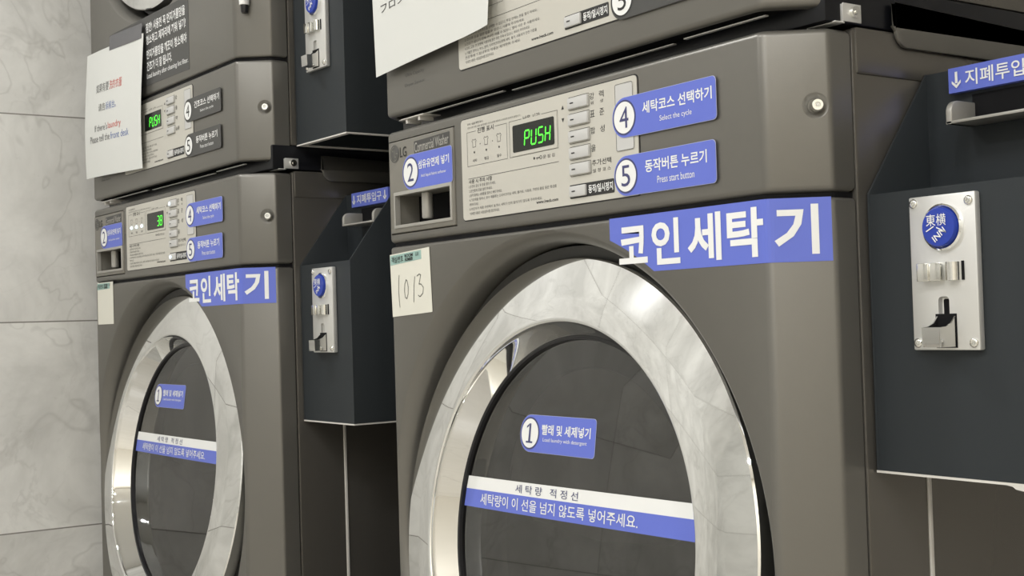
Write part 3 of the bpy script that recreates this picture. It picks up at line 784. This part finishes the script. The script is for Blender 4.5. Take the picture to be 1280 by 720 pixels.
# ------------------------------------------------------------------ coin box
def coin_box(label, dz, peeled=False):
    root = thing('coin_box', label, 'coin box', (0.771, 0.26, 0.842 + dz), 'coin boxes beside the machines')
    x0, x1, yf, yr, yb = 0.6940, 0.8495, 0.0810, 0.1640, 0.46
    zb, zl, zt = 0.8420 + dz, 1.0785 + dz, 1.1890 + dz
    bm = bmesh.new()
    add_prism(bm, [(yf, zb), (yb, zb), (yb, zt), (yr, zt), (yr, zl), (yf, zl)], x0 + .0018, x1 - .0018, 'x')
    bm = boolean_cut(bm, boxm(x0 + .012, x1 - .012, yf + .010, yb - .010, zb - .02, zb + .03))
    bd = finish('housing', bm, 'box', root, 30)
    for a in (x0, x1 - .002):
        bm = bmesh.new(); add_prism(bm, [(yf - .0006, zb), (yb, zb), (yb, zt), (yr, zt + .0006), (yf - .0006, zl + .0006)], a, a + .002, 'x', bev=.0003)
        finish('side_cheek', bm, 'box', root, 30)
    # pale folded edge round the open underside
    for q in ((x0, x1, yf - .0008, yf + .008, 'front'), (x0, x0 + .008, yf, yb, 's'), (x1 - .006, x1 + .0004, yf, yb, 's')):
        bm = bmesh.new(); add_box(bm, q[0], q[1], q[2], q[3], zb - .0022, zb - .0002)
        finish('folded_edge', bm, 'flange', root)
    bm = bmesh.new(); add_box(bm, x1 + .0001, x1 + .0012, 0.205, 0.212, zb + .04, zb + .17)
    finish('side_seam', bm, 'steel', root)
    if peeled:
        bm = bmesh.new(); add_prism(bm, [(0.812, zb - .0010), (0.835, zb - .0010), (0.838, zb - .0062), (0.829, zb - .0050), (0.826, zb - .0030)], yf - .0006, yf + .0004, 'y')
        finish('peeled_edge', bm, 'flange', root)
    # banknote slot, tray and sign
    zs = dz
    bm = bmesh.new(); add_box(bm, 0.7440, 0.8360, yr - .0012, yr + .01, 1.1390 + zs, 1.1640 + zs)
    finish('note_slot', bm, 'void', root)
    bm = bmesh.new()
    add_box(bm, 0.7405, 0.8360, 0.1300, yr, 1.1362 + zs, 1.1388 + zs, bev=.0005)
    pts = [(0.1300, 1.1362 + zs), (yr, 1.1362 + zs), (yr, 1.1565 + zs)] + [(0.1400 - .010 * math.sin(a), 1.1465 + zs + .010 * math.cos(a)) for a in [i * PI / 16 for i in range(9)]]
    for a in (0.7405, 0.8300): add_prism(bm, pts, a, a + .006, 'x', bev=.0008)
    finish('note_tray', bm, 'rim', root, 40)
    f = flat(0.1562)
    bm = bmesh.new(); add_box(bm, 0.7250, 0.8345, 0.1565, yr, 1.1670 + zs, 1.1888 + zs)
    sg = finish('note_sign', bm, 'blue', root)
    def st(b):
        add_text(b, '지폐투입구', 0.7425, 0.8165, 1.1710 + zs, 1.1850 + zs, 0.0004, .010)
        for cu in (0.7335, 0.8265):
            c = 1.1780 + zs
            add_poly(b, [(cu - .0013, c + .0070), (cu - .0013, c - .0030), (cu + .0013, c - .0030), (cu + .0013, c + .0070)], .0004)
            add_poly(b, [(cu - .0046, c - .0005), (cu - .0046, c - .0030), (cu, c - .0075), (cu + .0046, c - .0030), (cu + .0046, c - .0005), (cu, c - .0045)], .0005)
    art('note_lettering', 'white', sg, f, st)
    # coin plate
    px0, px1, pz0, pz1, py = 0.7425, 0.8065, 0.9450 + dz, 1.0712 + dz, 0.0740
    bm = bmesh.new(); add_box(bm, px0, px1, py, yf, pz0, pz1, bev=.0014)
    bm = boolean_cut(bm, boxm(0.7685, 0.7790, 0.0, 0.0790, 0.9620 + dz, 0.9885 + dz, bev=.003))
    cp = finish('coin_plate', bm, 'steel', root, 35, label='brushed steel coin plate')
    bm = bmesh.new(); add_box(bm, 0.7675, 0.7800, 0.0785, 0.0808, 0.955 + dz, 0.990 + dz)
    finish('coin_chute', bm, 'void', cp)
    for a, b in ((px0 + .0050, pz1 - .0055), (px1 - .0060, pz1 - .0070), (px0 + .0050, pz0 + .0060), (px1 - .0055, pz0 + .0060)):
        bm = bmesh.new(); add_lathe(bm, [(0.0040, py), (0.0038, py - .0010), (0.0028, py - .0018), (0.0012, py - .0018), (0.0009, py - .0010), (0, py - .0010)], shift((a, 0, b)), 20)
        finish('rivet', bm, 'steel_bright', cp, 40)
    c = (0.7765, 1.0445 + dz)
    bm = bmesh.new(); add_lathe(bm, [(0.0192, py), (0.0190, py - .0030), (0.0175, py - .0040), (0.0165, py - .0030)], shift((c[0], 0, c[1])), 48)
    finish('button_bezel', bm, 'chrome', cp, 40)
    bm = bmesh.new(); add_lathe(bm, [(0.0160, py), (0.0160, py - .0066), (0.0152, py - .0076), (0.0, py - .0084)], shift((c[0], 0, c[1])), 48)
    rb = finish('return_button', bm, 'royal', cp, 40, label='royal blue round button with a white hotel mark')
    fb = flat(py - .0086)
    def lg(b):
        u, v = c
        add_text(b, '東横', u - .0105, u + .0085, v + .0010, v + .0105, 0.0001, .0)
        add_stroke(b, [(u - .0105, v - .0030), (u - .0035, v + .0005)], .0009, .0001)
        add_stroke(b, [(u - .0005, v - .0005), (u + .0080, v - .0045)], .0009, .0001)
        V, F, a0, b0, c0, d0 = text_geo('INN', .01)
        vv = []
        for x, y in V:
            s, t = (x - a0) / (b0 - a0) * .0135 - .0068, (y - c0) / (d0 - c0) * .0055 - .0027
            q = math.radians(38); vv.append(b.verts.new((u + .0015 + s * math.cos(q) - t * math.sin(q), v - .0062 + s * math.sin(q) + t * math.cos(q), .0001)))
        for ff in F:
            try: b.faces.new([vv[i] for i in ff])
            except ValueError: pass
    art('hotel_mark', 'white', rb, fb, lg)
    # coin slot guide
    bm = bmesh.new()
    add_box(bm, 0.7545, 0.7655, py - .0085, py, 1.0012 + dz, 1.0160 + dz, bev=.0006); add_box(bm, 0.7655, 0.7765, py - .0072, py, 1.0012 + dz, 1.0160 + dz, bev=.0006)
    t = bmesh.new(); add_lathe(t, [(0, 1.0012 + dz), (.0058, 1.0012 + dz), (.0058, 1.0160 + dz), (0, 1.0160 + dz)], lambda a, h, b_: (0.7850 + a, py - .0020 + b_, h), 24)
    join(bm, t)
    finish('coin_guide', bm, 'steel_bright', cp, 40)
    bm = bmesh.new(); add_box(bm, 0.7925, 0.7945, py - .0012, py, 1.0012 + dz, 1.0165 + dz)
    finish('coin_slot', bm, 'void', cp)
    # coin return scoop
    bm = bmesh.new()
    pts = [(py, 0.9480 + dz), (py - .0190, 0.9480 + dz), (py - .0200, 0.9520 + dz), (py - .0200, 0.9640 + dz), (py - .0185, 0.9640 + dz), (py - .0165, 0.9530 + dz), (py, 0.9525 + dz)]
    add_prism(bm, pts, 0.7675, 0.7835, 'x')
    pts = [(py, 0.9480 + dz), (py - .0195, 0.9480 + dz), (py - .0200, 0.9640 + dz), (py - .0130, 0.9645 + dz), (py - .006, 0.967 + dz), (py, 0.9730 + dz)]
    for a in (0.7665, 0.7835): add_prism(bm, pts, a, a + .0012, 'x')
    finish('coin_scoop', bm, 'scoop', cp, 30, label='chrome coin return scoop')
    bm = bmesh.new(); add_box(bm, 0.7655, 0.7857, py - .0004, py + .0005, 0.9470 + dz, 0.9745 + dz)
    finish('scoop_gap', bm, 'void', cp)
    return root

# ------------------------------------------------------------------ papers, cards, pen
def room_card(label, u0, v0, w, h, rot, number):
    global ORG
    ORG = Vector((u0 + w / 2, 0, v0))
    c, s = math.cos(rot), math.sin(rot)
    f = lambda u, v, hh: (u0 + u * c - v * s, -hh - 0.0006, v0 + u * s + v * c)
    root = thing('room_number_card', label, 'card', ORG, 'room number cards')
    art('card_sheet', 'paper_old', root, f, lambda b: solid(b, rrect(0, w, 0, h, .001), 0, .0005))
    tp = art('teal_strip', 'teal', root, f, lambda b: solid(b, [(0.001, h - .0135), (w * .80, h - .0125), (w * .80, h - .0015), (0.001, h - .0015)], .0004, .0008))
    art('strip_words', 'ink', tp, f, lambda b: (add_text(b, '객실번호', .005, .034, h - .0115, h - .0035, .0012, .01), add_text(b, 'ROOM', .038, .058, h - .0072, h - .0030, .0012, .03), add_text(b, 'NUMBER', .038, .058, h - .0118, h - .0078, .0012, .03), add_text(b, '名前', .064, .072, h - .0080, h - .0030, .0012)))
    if number:
        def hand(b):
            W = .0009
            k = lambda pts: add_stroke(b, pts, W, .0009)
            k([(.0215, .0510), (.0195, .0420), (.0185, .0300), (.0190, .0190), (.0200, .0110)])
            k([(.0385, .0440), (.0345, .0390), (.0330, .0300), (.0345, .0220), (.0380, .0205), (.0415, .0260), (.0425, .0350), (.0405, .0425), (.0385, .0440)])
            k([(.0595, .0460), (.0570, .0350), (.0545, .0150)])
            k([(.0650, .0460), (.0700, .0480), (.0740, .0470), (.0715, .0410), (.0690, .0360), (.0740, .0355), (.0790, .0310), (.0770, .0240), (.0700, .0205), (.0660, .0225)])
        art('handwriting', 'ink', root, f, hand)
    return root

def paper_notice(label, u0, v0, w, h, rot, curl, words, tape):
    c, s = math.cos(rot), math.sin(rot)
    def f(u, v, hh):
        y = -0.0065 - hh - curl(u, v)
        return (u0 + u * c - v * s, y, v0 + u * s + v * c)
    root = thing('paper_notice', label, 'notice', (u0 + w / 2, -0.006, v0), 'paper notices')
    us = [w * i / 16 for i in range(1, 16)]; vs2 = [h * i / 12 for i in range(1, 12)]
    def sheet(b):
        solid(b, rrect(0, w, 0, h), 0, .0004); add_poly(b, rrect(0, w, 0, h), 0)
    bm = bmesh.new(); sheet(bm)
    finish('paper_sheet', mapped(bm, f, us, vs2), 'paper', root, 40, recalc=True)
    for name, m, items in words:
        def t(b):
            for it in items: add_text(b, it[0], it[1], it[2], it[3], it[4], .0007, it[5] if len(it) > 5 else 0, it[6] if len(it) > 6 else 0)
        art(name, m, root, f, t, us, vs2)
    if tape: 
        bm = bmesh.new(); solid(bm, rrect(*tape), .0003, .0006)
        finish('tape_strip', mapped(bm, f), 'tape', root)
    return root

def marker_pen(label):
    P, N = facet_frame(0.0190, 1.4660)
    P = P + N * 0.0085
    root = thing('marker_pen', label, 'pen', P)
    def tf(a, h, b): return (P.x + a + (h - P.z) * -0.03, P.y + b, h)
    z = P.z
    bm = bmesh.new(); add_lathe(bm, [(0.0066, z + .0120), (0.0076, z + .0125), (0.0078, z + .020), (0.0078, z + .105), (0, z + .105)], tf, 28)
    finish('barrel', bm, 'pen_white', root, 40)
    bm = bmesh.new(); add_lathe(bm, [(0, z), (0.0042, z), (0.0054, z + .002), (0.0058, z + .0125), (0, z + .0130)], tf, 28)
    finish('nib_end', bm, 'black', root, 40)
    bm = bmesh.new(); add_lathe(bm, [(0, z + .105), (0.0080, z + .105), (0.0080, z + .138), (0.006, z + .142), (0, z + .142)], tf, 28)
    finish('cap', bm, 'black', root, 40)

# ------------------------------------------------------------------ build both stacks
# near stack
S = Matrix.Identity(4)
washing_machine('near coin washing machine, its display showing PUSH, bearing the handwritten 1013 card', 'PUSH', False, (-0.1025, 0.0885, 0.1390), (0.0525, 0.012))
coin_box('dark steel coin box on the right side of the near washing machine, largest in view', 0.0, True)
dryer('near tumble dryer stacked on the washer showing PUSH, mostly cut off above')
room_card('white card with handwritten 1013 stuck on the near washing machine', 0.0030, 0.9885, 0.0965, 0.0785, math.radians(2.6), True)
def curl1(u, v):
    a = max(0.0, (u - .20) / .07); b_ = max(0.0, (.05 - v) / .05)
    return 0.004 + 0.006 * a * a * b_ + 0.003 * math.sin(u * 9)
paper_notice('white paper notice on the near dryer, cut off by the top of the photo', -0.0055, 1.2926, 0.2670, 0.2000, math.radians(2.6), curl1,
    [('japanese_lettering', 'ink', [('フロントに', 0.0215, 0.1270, 0.0765, 0.0870, 0.004)])], None)

# far stack: same machines a step to the left, turned a touch
R3 = Matrix(((0.9995, -0.0317, -0.0010), (0.0317, 0.9995, -0.0005), (0.0010, 0.0005, 1.0)))
S = Matrix.Translation((-1.0841, -0.0400, -0.0052)) @ R3.to_quaternion().to_matrix().to_4x4()
washing_machine('far coin washing machine beside the marble wall, display lit with two green digits', '38', True, (-0.1390, 0.1045, 0.1440), (0.0560, 0.0))
coin_box('dark steel coin box between the two washing machines, below the other one', 0.0)
coin_box('dark steel coin box hung beside the far dryer, cut off at its top', 0.4225)
far = dryer('far tumble dryer beside the marble wall, with charcoal stickers and lint notice')
lint_poster(far)
room_card('blank white card stuck on the far washing machine, below its blue number 2 sticker', 0.0115, 1.0010, 0.0850, 0.0795, 0.0, False)
curl2 = lambda u, v: 0.004 + 0.004 * math.sin(v * 14 + .4) + 0.002 * math.sin(u * 17)
paper_notice('white paper notice in red and blue print taped on the far dryer', -0.0020, 1.2820, 0.2880, 0.2370, math.radians(-2.2), curl2,
    [('chinese_grey_lettering', 'grey_ink', [('如果有要', 0.066, 0.132, 0.1560, 0.1730)]), ('tell_grey_lettering', 'grey_ink', [('请告', 0.081, 0.117, 0.1205, 0.1350)]), ('english_grey_lettering', 'grey_ink', [("If there's", 0.061, 0.128, 0.0840, 0.0965), ('Please tell the', 0.034, 0.140, 0.0640, 0.0770)]),
     ('red_lettering', 'red_ink', [('洗的衣服', 0.135, 0.195, 0.1560, 0.1730), ('laundry', 0.132, 0.194, 0.0810, 0.0965)]),
     ('blue_lettering', 'blue_ink', [('诉前台。', 0.119, 0.170, 0.1205, 0.1350), ('front desk', 0.144, 0.230, 0.0640, 0.0770)])],
    (0.1270, 0.2800, 0.2290, 0.2560))
marker_pen('white marker pen with a black tip hanging on the far dryer')
